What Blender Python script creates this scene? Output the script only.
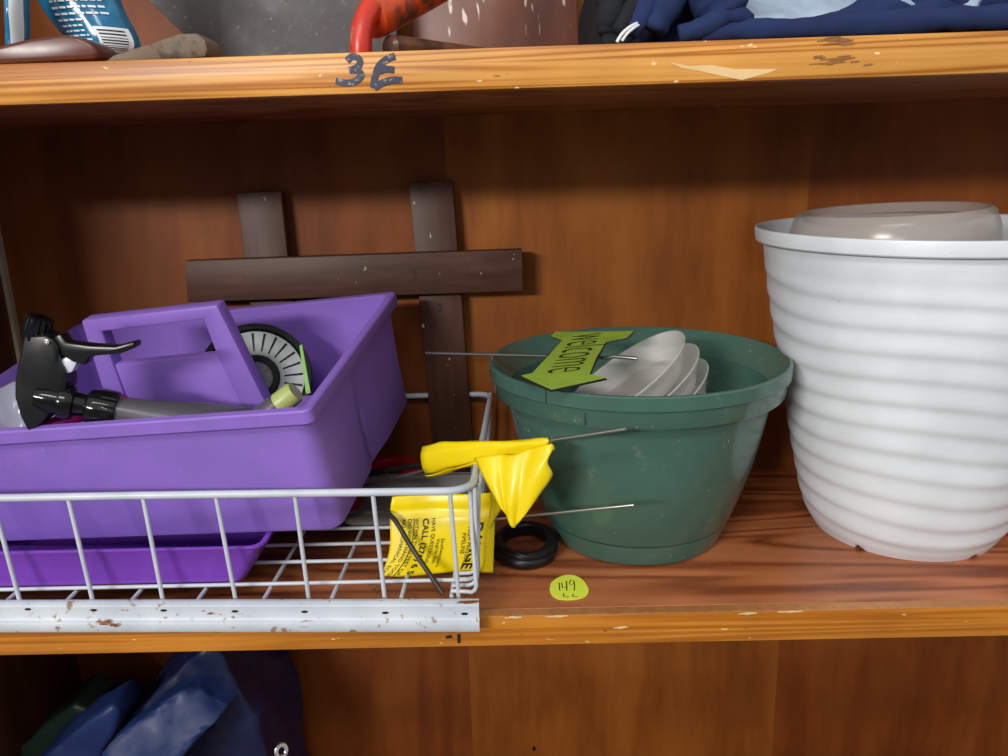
import bpy, bmesh, math, random
from mathutils import Vector, Matrix, noise, Euler
R = math.radians
random.seed(7)
for o in list(bpy.data.objects): bpy.data.objects.remove(o, do_unlink=True)
SC = bpy.context.scene
COL = SC.collection

# ------------------------------------------------------------------ camera
cam_data = bpy.data.cameras.new('camera'); cam = bpy.data.objects.new('camera', cam_data); COL.objects.link(cam)
cam_data.sensor_width = 36.0; cam_data.lens = 36.0*812.6/1008.0; cam_data.clip_start = .01; cam_data.clip_end = 50
_pi, _ro, _ya = R(14.905), R(1.77), R(-1.128)
fw = Vector((math.sin(_ya)*math.cos(_pi), math.cos(_ya)*math.cos(_pi), -math.sin(_pi)))
rt = fw.cross(Vector((0, 0, 1))).normalized(); up = rt.cross(fw)
r2 = math.cos(_ro)*rt-math.sin(_ro)*up; u2 = math.sin(_ro)*rt+math.cos(_ro)*up
m = Matrix((r2, u2, -fw)).transposed().to_4x4(); m.translation = (0, -.57468, .34896)
cam.matrix_world = m
SC.camera = cam

# ------------------------------------------------------------------ world, lights, exposure
W = bpy.data.worlds.new('world'); SC.world = W; W.use_nodes = True
W.node_tree.nodes['Background'].inputs[0].default_value = (.95, .97, 1, 1)
W.node_tree.nodes['Background'].inputs[1].default_value = .68
def area(name, loc, target, sx, sy, power, col=(1, .97, .92)):
    l = bpy.data.lights.new(name, 'AREA'); l.shape = 'RECTANGLE'; l.size = sx; l.size_y = sy; l.energy = power; l.color = col
    o = bpy.data.objects.new(name, l); COL.objects.link(o); o.location = loc
    o.rotation_euler = (Vector(target)-Vector(loc)).to_track_quat('-Z', 'Y').to_euler(); return o
area('ceiling_light_near', (-.35, -1.70, 1.75), (0, 0, .15), 1.3, .25, 17)
area('ceiling_light_far', (-2.0, -3.4, 1.36), (0, 0, .15), 1.2, .22, 104)
SC.view_settings.view_transform = 'Standard'; SC.view_settings.look = 'None'
SC.view_settings.exposure = 0.0; SC.view_settings.gamma = 1.0; SC.view_settings.use_curve_mapping = False

# ------------------------------------------------------------------ helpers
def lin(c):
    f = lambda v: v/12.92 if v <= .04045 else ((v+.055)/1.055)**2.4
    return tuple(f(v/255) for v in c)+(1,)
def setp(b, k, v):
    if k in b.inputs: b.inputs[k].default_value = v
def mat(name, c, rough=.5, spec=.5, metal=0, alpha=1, trans=0, coat=0, sss=0, ior=None):
    M = bpy.data.materials.new(name); M.use_nodes = True; b = M.node_tree.nodes['Principled BSDF']
    setp(b, 'Base Color', lin(c)); setp(b, 'Roughness', rough); setp(b, 'Specular IOR Level', spec); setp(b, 'Metallic', metal)
    setp(b, 'Alpha', alpha); setp(b, 'Transmission Weight', trans); setp(b, 'Coat Weight', coat)
    if ior: setp(b, 'IOR', ior)
    if sss: setp(b, 'Subsurface Weight', sss); setp(b, 'Subsurface Radius', (.01, .008, .006)); setp(b, 'Subsurface Scale', 1.0)
    return M
def nd(M, t, **kw):
    n = M.node_tree.nodes.new(t)
    for k, v in kw.items(): setattr(n, k, v)
    return n
def lk(M, a, b): M.node_tree.links.new(a, b)
def coords(M, scale, rot=(0, 0, 0), loc=(0, 0, 0)):
    tc = nd(M, 'ShaderNodeTexCoord'); mp = nd(M, 'ShaderNodeMapping')
    mp.inputs['Scale'].default_value = scale; mp.inputs['Rotation'].default_value = rot; mp.inputs['Location'].default_value = loc
    lk(M, tc.outputs['Object'], mp.inputs['Vector']); return mp.outputs['Vector']
def noise_n(M, vec, scale, detail=4, rough=.55, dist=0):
    n = nd(M, 'ShaderNodeTexNoise'); n.inputs['Scale'].default_value = scale; n.inputs['Detail'].default_value = detail
    n.inputs['Roughness'].default_value = rough; n.inputs['Distortion'].default_value = dist; lk(M, vec, n.inputs['Vector']); return n.outputs['Fac']
def ramp(M, fac, stops):
    r = nd(M, 'ShaderNodeValToRGB'); e = r.color_ramp.elements
    while len(e) < len(stops): e.new(.5)
    for k, (p, c) in enumerate(stops): e[k].position = p; e[k].color = lin(c) if len(c) == 3 and max(c) > 1 else (c[0], c[0], c[0], 1)
    lk(M, fac, r.inputs['Fac']); return r.outputs['Color']
def mix(M, fac, a, b, mode='MIX'):
    n = nd(M, 'ShaderNodeMix', data_type='RGBA', blend_type=mode)
    if isinstance(fac, (int, float)): n.inputs[0].default_value = fac
    else: lk(M, fac, n.inputs[0])
    for s, v in ((n.inputs[6], a), (n.inputs[7], b)):
        if isinstance(v, tuple): s.default_value = lin(v)
        else: lk(M, v, s)
    return n.outputs[2]
def out(M, col=None, bump=None, bstr=.3, bdist=.001, rough=None):
    b = M.node_tree.nodes['Principled BSDF']
    if col is not None: lk(M, col, b.inputs['Base Color'])
    if rough is not None: lk(M, rough, b.inputs['Roughness'])
    if bump is not None:
        n = nd(M, 'ShaderNodeBump'); n.inputs['Strength'].default_value = bstr; n.inputs['Distance'].default_value = bdist
        lk(M, bump, n.inputs['Height']); lk(M, n.outputs['Normal'], b.inputs['Normal'])
    return M
def speck(M, vec, base, c, scale, lo, hi, detail=2):
    """scatter specks / wear of colour c over base"""
    f = ramp(M, noise_n(M, vec, scale, detail, .6), [(lo, (0,)), (hi, (1,))]); return mix(M, f, base, c)

# ---- wood
def wood(name, stops, scale, grain=55, rough=.4, specks=None, loc=(0, 0, 0), rings=24, amt=.5, fine=1.0, spec=.4, base=1.6, **kw):
    """contour rings of a stretched noise plus fine fibre streaks"""
    M = mat(name, stops[1][1], rough, spec); v = coords(M, scale, loc=loc)
    low = noise_n(M, v, base, 2, .45, .6)
    mu = nd(M, 'ShaderNodeMath', operation='MULTIPLY'); mu.inputs[1].default_value = rings; lk(M, low, mu.inputs[0])
    si = nd(M, 'ShaderNodeMath', operation='SINE'); lk(M, mu.outputs[0], si.inputs[0])
    ha = nd(M, 'ShaderNodeMath', operation='MULTIPLY_ADD'); ha.inputs[1].default_value = .5; ha.inputs[2].default_value = .5; lk(M, si.outputs[0], ha.inputs[0])
    vf = coords(M, tuple(q*grain for q in scale), loc=loc)
    n1 = noise_n(M, vf, 1.0, 5, .6, .2)
    f = nd(M, 'ShaderNodeMix', data_type='FLOAT'); f.inputs[0].default_value = amt
    lk(M, n1, f.inputs[2]); lk(M, ha.outputs[0], f.inputs[3])
    c = ramp(M, f.outputs[0], stops)
    big = ramp(M, noise_n(M, coords(M, (1, 1, 1), loc=loc), 5, 3), [(.35, (218, 214, 210)), (.65, (255, 255, 255))]); c = mix(M, 1.0, c, big, 'MULTIPLY')
    if specks:
        for (sc, cc, lo, hi, an) in specks: c = speck(M, coords(M, an, loc=loc), c, cc, sc, lo, hi)
    return out(M, c, n1, .10, .0004)
M_back = [wood('varnished_plywood_%d' % i, [(.2, a), (.5, b), (.8, c)], (5, 5, .9), 16, .5, spec=.25, loc=(i*3.1, 0, i*1.7), rings=26, amt=.30, base=1.4)
          for i, (a, b, c) in enumerate([((122, 62, 24), (142, 76, 30), (154, 88, 38)), ((138, 76, 26), (160, 92, 34), (170, 104, 42)), ((122, 62, 22), (142, 76, 28), (154, 88, 36))])]
M_side = wood('dark_side_board', [(.25, (70, 36, 20)), (.5, (88, 46, 26)), (.75, (100, 56, 32))], (5, 5, .9), 16, .5, amt=.3)
SCF = [(240, (232, 190, 140), .735, .75, (1, 1, 1))]
M_top = wood('red_brown_shelf_laminate', [(.15, (122, 62, 34)), (.5, (178, 102, 60)), (.85, (196, 122, 78))], (1.5, 9, 9), 12, .3, rings=52, specks=SCF, amt=.55, base=1.3, loc=(1.3, .4, 0))
M_edge = wood('yellow_pine_edge', [(.15, (170, 98, 30)), (.5, (212, 144, 60)), (.85, (228, 166, 84))], (1.3, 70, 70), 5, .36, rings=34, amt=.6, base=1.2,
              specks=[(150, (240, 206, 150), .70, .73, (.45, 1, 1)), (90, (130, 74, 28), .71, .77, (.6, 1, 1))])
M_edge2 = wood('amber_pine_edge', [(.15, (168, 98, 26)), (.5, (198, 122, 36)), (.85, (212, 140, 50))], (1.3, 70, 70), 5, .36, rings=26, amt=.5, base=1.2, loc=(4, 0, 0),
              specks=[(110, (236, 196, 136), .70, .73, (.45, 1, 1)), (90, (130, 66, 18), .71, .77, (.6, 1, 1))])
M_band = wood('tan_front_band', [(.2, (168, 108, 58)), (.5, (188, 126, 72)), (.8, (200, 140, 86))], (20, 14, 2), 6, .4, loc=(2, 0, 0), specks=[(200, (226, 190, 146), .72, .75, (1, 1, 1))], amt=.15)
M_frame = wood('dark_brown_painted_lath', [(.2, (66, 40, 30)), (.5, (86, 54, 41)), (.8, (100, 66, 52))], (2, 16, 16), 8, .5, specks=[(170, (205, 190, 175), .74, .755, (1, 1, 1))], amt=.2, rings=20)
M_framev = wood('dark_brown_painted_upright', [(.2, (70, 42, 31)), (.5, (90, 56, 43)), (.8, (104, 69, 55))], (16, 16, 2), 8, .5, specks=[(150, (205, 190, 175), .73, .745, (1, 1, .6))], amt=.2, rings=20, loc=(5, 2, 0))
M_scuffed = wood('scuffed_brown_board', [(.2, (104, 62, 48)), (.5, (124, 76, 60)), (.8, (140, 92, 76))], (6, 6, 2), 8, .4, specks=[(60, (216, 200, 192), .62, .66, (1.6, 1.6, .35))], amt=.25)
# ---- plastics, metal, fabric
def plastic(name, c, rough=.35, dirt=None, dscale=40, lo=.6, hi=.75, dust=None, bump=0, **kw):
    M = mat(name, c, rough, **kw); v = coords(M, (1, 1, 1)); col = None
    a = ramp(M, noise_n(M, v, 18, 4), [(.3, tuple(int(x*.93) for x in c)), (.7, c)]); col = a
    if dirt: col = speck(M, v, col, dirt, dscale, lo, hi, 5)
    if dust: col = speck(M, coords(M, (1, 1, .5), (.4, .3, 0)), col, dust, 330, .74, .77)
    rg = ramp(M, noise_n(M, v, 30, 4), [(.3, (rough*.8,)), (.7, (min(1, rough*1.25),))])
    return out(M, col, noise_n(M, v, 600, 2) if bump else None, bump, .0004, rough=rg)
M_purple = plastic('purple_plastic', (146, 111, 206), .4, dust=(188, 165, 224))
M_purple2 = plastic('violet_tray_plastic', (132, 72, 196), .3)
M_green = plastic('dark_green_plastic', (72, 106, 94), .15, dirt=(106, 124, 108), dscale=55, lo=.62, hi=.78, dust=(170, 190, 170))
M_seam = mat('pot_seam', (30, 58, 48), .5)
M_white = plastic('white_pot_plastic', (226, 232, 238), .42, dust=(176, 180, 186))
M_black = plastic('black_plastic', (24, 24, 26), .32)
M_matt = mat('matt_black', (16, 16, 17), .6, .2)
M_blackg = mat('glossy_black_plastic', (18, 18, 20), .12)
M_rubber = plastic('black_rubber', (22, 22, 24), .42)
M_pearl = mat('translucent_saucer_plastic', (240, 240, 236), .22, alpha=.48)
M_smoke = mat('frosted_clear_plastic', (194, 185, 178), .2, alpha=.5)
M_clear = mat('clear_film', (200, 206, 220), .12, alpha=.3)
M_grey = plastic('charcoal_bottle_plastic', (86, 84, 92), .3)
M_greytray = plastic('grey_plastic', (112, 108, 106), .4)
M_pink = plastic('magenta_plastic', (176, 22, 112), .3)
M_red = plastic('red_plastic', (170, 22, 26), .35)
M_silver = plastic('dull_silver', (140, 146, 148), .36, metal=.25)
M_capgreen = mat('pale_green_cap', (178, 190, 112), .35, alpha=.92)
M_tag = plastic('green_tag', (150, 200, 112), .35)
M_steel = mat('galvanised_wire', (168, 166, 162), .3, metal=.9)
M_dsteel = plastic('blackened_wire', (62, 58, 54), .45, metal=.5)
M_screw = mat('bright_screw', (220, 220, 220), .25, metal=.8)
def wire_white(name, rust):
    M = mat(name, (210, 214, 218), .38); v = coords(M, (1, 1, 1))
    c = speck(M, v, ramp(M, noise_n(M, v, 25), [(.3, (182, 190, 200)), (.7, (204, 210, 218))]), (150, 128, 104), 120, rust, rust+.06, 6)
    c = speck(M, coords(M, (.35, 1, 1), loc=(7, 1, 2)), c, (120, 66, 30), 70, rust+.04, rust+.07, 6)
    return out(M, c)
M_wire = wire_white('white_coated_wire', .7)
M_rail = wire_white('white_rail_with_rust', .60)
M_yellow = plastic('yellow_flag_vinyl', (246, 218, 8), .32)
M_ink = mat('black_print', (22, 20, 16), .6)
M_marker = plastic('blue_black_marker', (44, 48, 74), .35, dirt=(140, 134, 130), dscale=300, lo=.58, hi=.64)
M_chip = plastic('bare_wood', (230, 196, 140), .6)
M_scuff = mat('dark_scuff', (150, 100, 54), .6)
M_hole = mat('dark_hole', (20, 14, 10), .8)
M_lime = mat('lime_sticker', (230, 242, 74), .5)
M_signg = plastic('leaf_green_enamel', (150, 182, 66), .4, dirt=(118, 156, 52), dscale=30, lo=.5, hi=.7)
M_signk = mat('sign_black_outline', (22, 26, 20), .5)
M_strip = plastic('pale_metal_strip', (196, 180, 152), .5)
M_teal = plastic('teal_pouch_film', (28, 108, 148), .16, dirt=(60, 140, 176), dscale=50, lo=.5, hi=.7)
M_print = mat('white_print', (220, 228, 232), .4)
M_grip = plastic('varnished_red_wood', (98, 50, 38), .25, dirt=(86, 40, 30), dscale=30, lo=.4, hi=.7)
M_gripg = plastic('weathered_grey_wood', (116, 98, 82), .7, dirt=(70, 58, 48), dscale=90, lo=.5, hi=.65)
M_slate = plastic('dark_speckled_sheet', (74, 70, 70), .5, dirt=(120, 116, 104), dscale=150, lo=.60, hi=.76, dust=(170, 168, 160))
M_redp = plastic('chipped_red_paint', (206, 54, 34), .35, dirt=(170, 130, 100), dscale=70, lo=.62, hi=.68)
M_rust = plastic('rusty_orange_paint', (214, 78, 28), .35, dirt=(92, 58, 44), dscale=60, lo=.48, hi=.62)
M_rod = plastic('brown_stained_handle', (112, 74, 52), .3, dirt=(70, 42, 32), dscale=40, lo=.45, hi=.65)
def cloth(name, c, weave=900, rough=.85, bstr=.5):
    M = mat(name, c, rough, .2); v = coords(M, (1, 1, 1))
    col = ramp(M, noise_n(M, v, 40, 4), [(.3, tuple(int(x*.85) for x in c)), (.7, c)])
    ch = nd(M, 'ShaderNodeTexChecker'); ch.inputs['Scale'].default_value = weave; lk(M, v, ch.inputs['Vector'])
    return out(M, col, ch.outputs['Fac'], bstr, .0006)
M_navy = cloth('navy_jersey', (38, 52, 94)); M_blk = cloth('black_jersey', (34, 36, 41)); M_ltb = cloth('pale_blue_grey_knit', (168, 186, 206), 520, bstr=.8)
M_stripe = mat('white_stripe', (225, 228, 232), .7)
M_tarp = plastic('blue_tarp', (28, 50, 106), .5, bump=.5)
M_tarpg = plastic('green_tarp', (44, 66, 56), .35, bump=.2)
M_tarpd = plastic('dark_navy_tarp', (20, 32, 74), .45, bump=.5)
M_floor = plastic('grey_concrete', (150, 146, 140), .8)

# ---- mesh helpers
def link(name, me, m, parent=None, smooth=None):
    o = bpy.data.objects.new(name, me); COL.objects.link(o)
    if m: me.materials.append(m)
    if parent: o.parent = parent
    if smooth is not None:
        me.shade_smooth()
        if smooth < 180: me.set_sharp_from_angle(angle=R(smooth))
    return o
def from_bm(name, bm, m, parent=None, smooth=None):
    bmesh.ops.recalc_face_normals(bm, faces=bm.faces)
    me = bpy.data.meshes.new(name); bm.to_mesh(me); bm.free(); return link(name, me, m, parent, smooth)
def pyd(name, V, Fc, m, parent=None, smooth=None, recalc=True):
    bm = bmesh.new(); vs = [bm.verts.new(v) for v in V]
    for f in Fc:
        try: bm.faces.new([vs[i] for i in f])
        except ValueError: pass
    return from_bm(name, bm, m, parent, smooth) if recalc else None
def tag(o, label=None, cat=None, group=None, kind=None):
    if label: o['label'] = label
    if cat: o['category'] = cat
    if group: o['group'] = group
    if kind: o['kind'] = kind
    return o
def empty(name, loc=(0, 0, 0)):
    o = bpy.data.objects.new(name, None); COL.objects.link(o); o.location = loc; o.empty_display_size = .02; return o
def settle(root):
    """move an empty to the base of its parts without moving the parts"""
    bpy.context.view_layer.update()
    P = [c.matrix_world @ Vector(b) for c in root.children_recursive if c.type == 'MESH' for b in c.bound_box]
    c = Vector(((min(p.x for p in P)+max(p.x for p in P))/2, (min(p.y for p in P)+max(p.y for p in P))/2, min(p.z for p in P)))
    d = c-root.location
    root.location = c
    for ch in root.children: ch.location = ch.location-d
def box(name, lo, hi, m, parent=None, bev=0, seg=2):
    bm = bmesh.new(); bmesh.ops.create_cube(bm, size=1)
    for v in bm.verts: v.co = Vector([lo[i]+(v.co[i]+.5)*(hi[i]-lo[i]) for i in range(3)])
    if bev: bmesh.ops.bevel(bm, geom=list(bm.edges), offset=bev, segments=seg, affect='EDGES', profile=.5)
    return from_bm(name, bm, m, parent, 40 if bev else None)
def tube(name, pts, r, m, parent=None, n=10, closed=False, bm=None):
    P = [Vector(p) for p in pts]; own = bm is None
    if own: bm = bmesh.new()
    rr = r if isinstance(r, (list, tuple)) else [r]*len(P)
    L = len(P); T = []
    for i in range(L):
        a = P[(i-1) % L] if (closed or i > 0) else P[0]; b = P[(i+1) % L] if (closed or i < L-1) else P[-1]
        T.append((b-a).normalized())
    nrm = T[0].orthogonal().normalized(); rings = []
    for i in range(L):
        nrm = (nrm-T[i]*nrm.dot(T[i])).normalized(); bn = T[i].cross(nrm)
        rings.append([bm.verts.new(P[i]+(nrm*math.cos(2*math.pi*k/n)+bn*math.sin(2*math.pi*k/n))*rr[i]) for k in range(n)])
    for i in range(L if closed else L-1):
        A, B = rings[i], rings[(i+1) % L]
        off = 0
        if closed and i == L-1: off = min(range(n), key=lambda s: (A[0].co-B[s].co).length)
        for k in range(n): bm.faces.new((A[k], A[(k+1) % n], B[(k+1+off) % n], B[(k+off) % n]))
    if not closed: bm.faces.new(rings[0][::-1]); bm.faces.new(rings[-1])
    return from_bm(name, bm, m, parent, 50) if own else bm
def curve(pts, n=6):
    """Catmull-Rom through pts"""
    P = [Vector(p) for p in pts]; P = [2*P[0]-P[1]]+P+[2*P[-1]-P[-2]]; o = []
    for i in range(1, len(P)-2):
        for k in range(n):
            t = k/n; a, b, c, d = P[i-1], P[i], P[i+1], P[i+2]
            o.append(.5*((2*b)+(c-a)*t+(2*a-5*b+4*c-d)*t*t+(3*b-a-3*c+d)*t**3))
    return o+[P[-2]]
def lathe(name, prof, m, parent=None, n=64, M4=None, smooth=35, fn=None, closed=False, a0=0):
    """prof: (r, z) list; M4 places it; fn(r, z, angle) may modulate"""
    bm = bmesh.new(); rings = []
    for (r, z) in prof:
        if r < 1e-6: rings.append([bm.verts.new((0, 0, z))]); continue
        ring = []
        for k in range(n):
            a = a0+2*math.pi*k/n; rr, zz = (fn(r, z, a) if fn else (r, z)); ring.append(bm.verts.new((rr*math.cos(a), rr*math.sin(a), zz)))
        rings.append(ring)
    for i in range(len(rings)-(0 if closed else 1)):
        A, B = rings[i], rings[(i+1) % len(rings)]
        if len(A) == 1 and len(B) == 1: continue
        for k in range(n):
            k2 = (k+1) % n
            if len(A) == 1: bm.faces.new((A[0], B[k2], B[k]))
            elif len(B) == 1: bm.faces.new((A[k], A[k2], B[0]))
            else: bm.faces.new((A[k], A[k2], B[k2], B[k]))
    if M4 is not None: bmesh.ops.transform(bm, matrix=M4, verts=bm.verts)
    return from_bm(name, bm, m, parent, smooth)
def axis_matrix(p, d, upv=(0, 0, 1)):
    z = Vector(d).normalized(); x = Vector(upv).cross(z)
    if x.length < 1e-4: x = Vector((1, 0, 0))
    x.normalize(); y = z.cross(x); M = Matrix((x, y, z)).transposed().to_4x4(); M.translation = Vector(p); return M
def prism(name, outline, ext, m, parent=None, bev=0, seg=2, smooth=40, sub=0, nz=0, nzs=20):
    """solid from a planar outline extruded by vector ext"""
    bm = bmesh.new(); e = Vector(ext); A = [bm.verts.new(p) for p in outline]; B = [bm.verts.new(Vector(p)+e) for p in outline]; n = len(A)
    bm.faces.new(A); bm.faces.new(B[::-1])
    for i in range(n): bm.faces.new((A[i], B[i], B[(i+1) % n], A[(i+1) % n]))
    bmesh.ops.recalc_face_normals(bm, faces=bm.faces)
    if bev: bmesh.ops.bevel(bm, geom=list(bm.edges), offset=bev, segments=seg, affect='EDGES', profile=.5, clamp_overlap=True)
    if sub:
        bmesh.ops.triangulate(bm, faces=bm.faces)
        for _ in range(sub): bmesh.ops.subdivide_edges(bm, edges=[e_ for e_ in bm.edges if e_.calc_length() > .012], cuts=1, use_grid_fill=True)
        bmesh.ops.triangulate(bm, faces=bm.faces)
        bm.normal_update()
        for v in bm.verts: v.co += v.normal*nz*(noise.noise(v.co*nzs)+.5*noise.noise(v.co*nzs*2.7))
    return from_bm(name, bm, m, parent, smooth)
def grid(name, fn, nu, nv, m, parent=None, thick=0, smooth=180):
    """sheet fn(u, v) -> Vector; thickened along the normals when thick"""
    P = [[Vector(fn(i/nu, j/nv)) for j in range(nv+1)] for i in range(nu+1)]
    bm = bmesh.new(); V = [[bm.verts.new(p) for p in row] for row in P]
    for i in range(nu):
        for j in range(nv): bm.faces.new((V[i][j], V[i+1][j], V[i+1][j+1], V[i][j+1]))
    if thick:
        bm.normal_update(); top = list(bm.faces)
        N = [[V[i][j].normal.copy() for j in range(nv+1)] for i in range(nu+1)]
        U = [[bm.verts.new(P[i][j]-N[i][j]*thick) for j in range(nv+1)] for i in range(nu+1)]
        for i in range(nu):
            for j in range(nv): bm.faces.new((U[i][j+1], U[i+1][j+1], U[i+1][j], U[i][j]))
        for i in range(nu):
            bm.faces.new((V[i][0], U[i][0], U[i+1][0], V[i+1][0])); bm.faces.new((V[i+1][nv], U[i+1][nv], U[i][nv], V[i][nv]))
        for j in range(nv):
            bm.faces.new((V[0][j+1], U[0][j+1], U[0][j], V[0][j])); bm.faces.new((V[nu][j], U[nu][j], U[nu][j+1], V[nu][j+1]))
    return from_bm(name, bm, m, parent, smooth)
def text2d(s, size=1.0, bold=0.0):
    c = bpy.data.curves.new('txt', 'FONT'); c.body = s; c.size = size; c.offset = bold; c.resolution_u = 3
    o = bpy.data.objects.new('txt', c); COL.objects.link(o); bpy.context.view_layer.update()
    me = bpy.data.meshes.new_from_object(o.evaluated_get(bpy.context.evaluated_depsgraph_get()))
    bpy.data.objects.remove(o, do_unlink=True); bpy.data.curves.remove(c); return me
def put_text(name, s, size, fn, m, parent, bold=0.0):
    """flat lettering laid on a surface: fn(x, y) -> point"""
    me = text2d(s, size, bold)
    for v in me.vertices: v.co = Vector(fn(v.co.x, v.co.y))
    me.materials.clear(); return link(name, me, m, parent)
def strokes(name, lines, w, fn, m, parent, taper=False):
    """hand-drawn flat strokes: polylines in 2D, mapped by fn(x, y)"""
    bm = bmesh.new()
    for L in lines:
        P = [Vector((a, b)) for a, b in L]; prev = None
        for i, p in enumerate(P):
            t = (P[min(i+1, len(P)-1)]-P[max(i-1, 0)]).normalized(); nn = Vector((-t.y, t.x))*w/2*((.25+.75*math.sin(math.pi*(i+.3)/(len(P)))*random.uniform(.55, 1.3)) if taper else 1)
            a, b = bm.verts.new(fn(*(p+nn))), bm.verts.new(fn(*(p-nn)))
            if prev: bm.faces.new((prev[0], prev[1], b, a))
            prev = (a, b)
    return from_bm(name, bm, m, parent)

# ================================================================== SETTING
D = .300; H = .3958; T = .0261
wb = tag(empty('wall_back'), kind='structure')
for i, (a, b) in enumerate(((-.62, -.0715), (-.0715, .3075), (.3075, .80))):
    box('panel', (a, .302, -.62), (b, .312, 1.0), M_back[i], wb)
wl = tag(empty('wall_left'), kind='structure')
box('panel', (-.575, -.02, -.62), (-.556, .302, 1.0), M_side, wl, .001, 1)
tr = tag(box('trim_1', (-.556, .294, -.02), (-.5515, .3015, .3955), M_strip), kind='structure')
tag(box('added_shade_wall', (-2.6, -1.72, -.62), (2.6, -1.62, .555), M_floor, None, .004), kind='structure')  # low wall added out of view, keeps the far light off the bottom compartment
tag(box('floor', (-4, -5, -.66), (4, 1.0, -.62), M_floor), kind='structure')

# --- upper shelf
s1 = tag(empty('shelf_board', (0, .15, H)), 'upper wooden shelf with a bright pine front edge marked 3E', 'shelf')
def ch(o, root):
    o.parent = root; o.matrix_parent_inverse = Matrix.Translation(-root.location); return o
ch(box('board', (-.556, .0105, H), (.80, .302, H+T), M_top, None, .0006, 1), s1)
ch(box('edge_strip', (-.556, 0, H), (.80, .0105, H+T), M_edge, None, .0012, 2), s1)
E_fn = lambda x, z: (x, -.0004, z)
c2 = lambda L: [(p.x, p.y) for p in curve([(a, b, 0) for a, b in L], 5)]
_ey = [0]
def E_st(L):
    _ey[0] += 1; k = _ey[0]; return ch(strokes('marker_stroke', [c2(L)], .0043, lambda x, z: (x, -.0004-.00012*k, z), M_marker, None), s1)
B3 = [[(-0.1091, 0.4166), (-0.1055, 0.4193), (-0.1016, 0.4183), (-0.1005, 0.4151), (-0.1034, 0.4121), (-0.1082, 0.4107)], [(-0.1062, 0.4109), (-0.1019, 0.4102), (-0.1005, 0.407), (-0.1048, 0.4037), (-0.1115, 0.4029), (-0.1175, 0.4044)]]
BE = [[(-0.077, 0.4187), (-0.0824, 0.417), (-0.088, 0.4129), (-0.0912, 0.4061), (-0.093, 0.3992)], [(-0.0923, 0.3992), (-0.0868, 0.4021), (-0.0799, 0.4038), (-0.0733, 0.4036)], [(-0.0889, 0.4098), (-0.0835, 0.4108), (-0.0782, 0.4101)]]
for L in B3+BE: E_st(L)
chip = [(0.1036, -0.0003, 0.4094), (0.1182, -0.0003, 0.4064), (0.1327, -0.0003, 0.4066), (0.1479, -0.0003, 0.4036), (0.1763, -0.0003, 0.4027), (0.1698, -0.0003, 0.4004), (0.1529, -0.0003, 0.3966), (0.1395, -0.0003, 0.3995), (0.1249, -0.0003, 0.4031), (0.1129, -0.0003, 0.4053)]
ch(prism('bare_wood_chip', chip, (0, .0002, 0), M_chip), s1)
random.seed(11)
for k in range(34):
    a, z = random.gauss(0.2164, .0075), 0.412+random.choice((-.006, .007))+random.gauss(0, .0022); w = random.uniform(.002, .006)
    ch(strokes('dark_scuff', [[(a-w, z), (a+w, z+.0006)]], .0007, lambda x, z_, k=k: (x, -.0002-.00003*k, z_), M_scuff, None), s1)
# --- lower shelf
s2 = tag(empty('shelf_board', (0, .15, -T)), 'lower wooden shelf with red-brown top and amber front edge under the pots', 'shelf')
ch(box('board', (-.556, .0115, -T), (.80, .302, 0), M_top, None, .0005, 1), s2)
ch(box('top_band', (-.556, .0005, -.006), (.80, .0113, 0), M_band, None, .0005, 1), s2)
ch(box('edge_strip', (-.556, -.0004, -T), (.80, .0112, -.0004), M_edge2, None, .001, 2), s2)
ch(strokes('marker_digit', [[(-0.0536, -0.0145), (-0.0539, -0.0226)], [(-0.0641, -0.017), (-0.0593, -0.0165)]], .0026, lambda x, z: (x, -.0008, z), M_ink, None), s2)
chp = [[(0.0153, -0.0008), (0.0241, -0.0001), (0.0336, 0.0002)], [(-0.0172, -0.0005), (-0.0029, -0.0004)], [(0.1677, -0.0016), (0.1825, -0.001)], [(0.1982, -0.0005), (0.2186, -0.0001)], [(0.0692, -0.0118), (0.0811, -0.0112)]]
for L in chp: ch(strokes('bare_wood_chip', [[(L[0][0]+(L[-1][0]-L[0][0])*t/9, L[0][1]+(L[-1][1]-L[0][1])*t/9+random.uniform(-.0003, .0003)) for t in range(10)]], .0019, lambda x, z: (x, -.0008, z), M_chip, None, True), s2)
# --- bottom shelf
s3 = tag(empty('shelf_board', (0, .15, -.446)), 'bottom wooden shelf that carries the folded tarps', 'shelf')
ch(box('board', (-.556, .0105, -.446), (.80, .302, -.42), M_top, None, .0006, 1), s3)
ch(box('edge_strip', (-.556, 0, -.446), (.80, .0105, -.42), M_edge2, None, .001, 2), s3)
tag(lathe('nail', [(0, 0), (.0016, .0003), (.002, .0015), (.002, .004), (0, .004)], M_hole, None, 12, axis_matrix((0.0062, 0.2975, -0.371), (0, 1, 0))), 'small dark nail head in the back panel below the lower shelf', 'nail')

# ================================================================== GREEN POT
GX, GY = .1088, .1565
gp = empty('flower_pot', (GX, GY, 0)); tag(gp, 'dark green plastic hanging pot with thick rim and attached saucer', 'flower pot')
TG = Matrix.Identity(4)
lathe('saucer', [(0, 0), (.0775, 0), (.0800, .0015), (.0872, .0195), (.0876, .0212), (.0862, .0216), (.083, .0212), (.070, .006), (0, .006)], M_green, gp, 96)
body = [(0, .0222), (.0862, .0222), (.0885, .0232), (.0935, .035), (.1005, .055), (.1080, .080), (.1140, .105), (.1190, .130), (.1208, .1442), (.1315, .1442), (.1322, .1452),
        (.1340, .1585), (.1343, .1592), (.1355, .1596), (.1365, .1604), (.1367, .1710), (.1358, .1722), (.1338, .1724), (.1328, .1716), (.1282, .1600), (.118, .150), (.1160, .130), (.106, .085), (.097, .052), (.087, .028), (0, .026)]
lathe('body', body, M_green, gp, 128)
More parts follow.
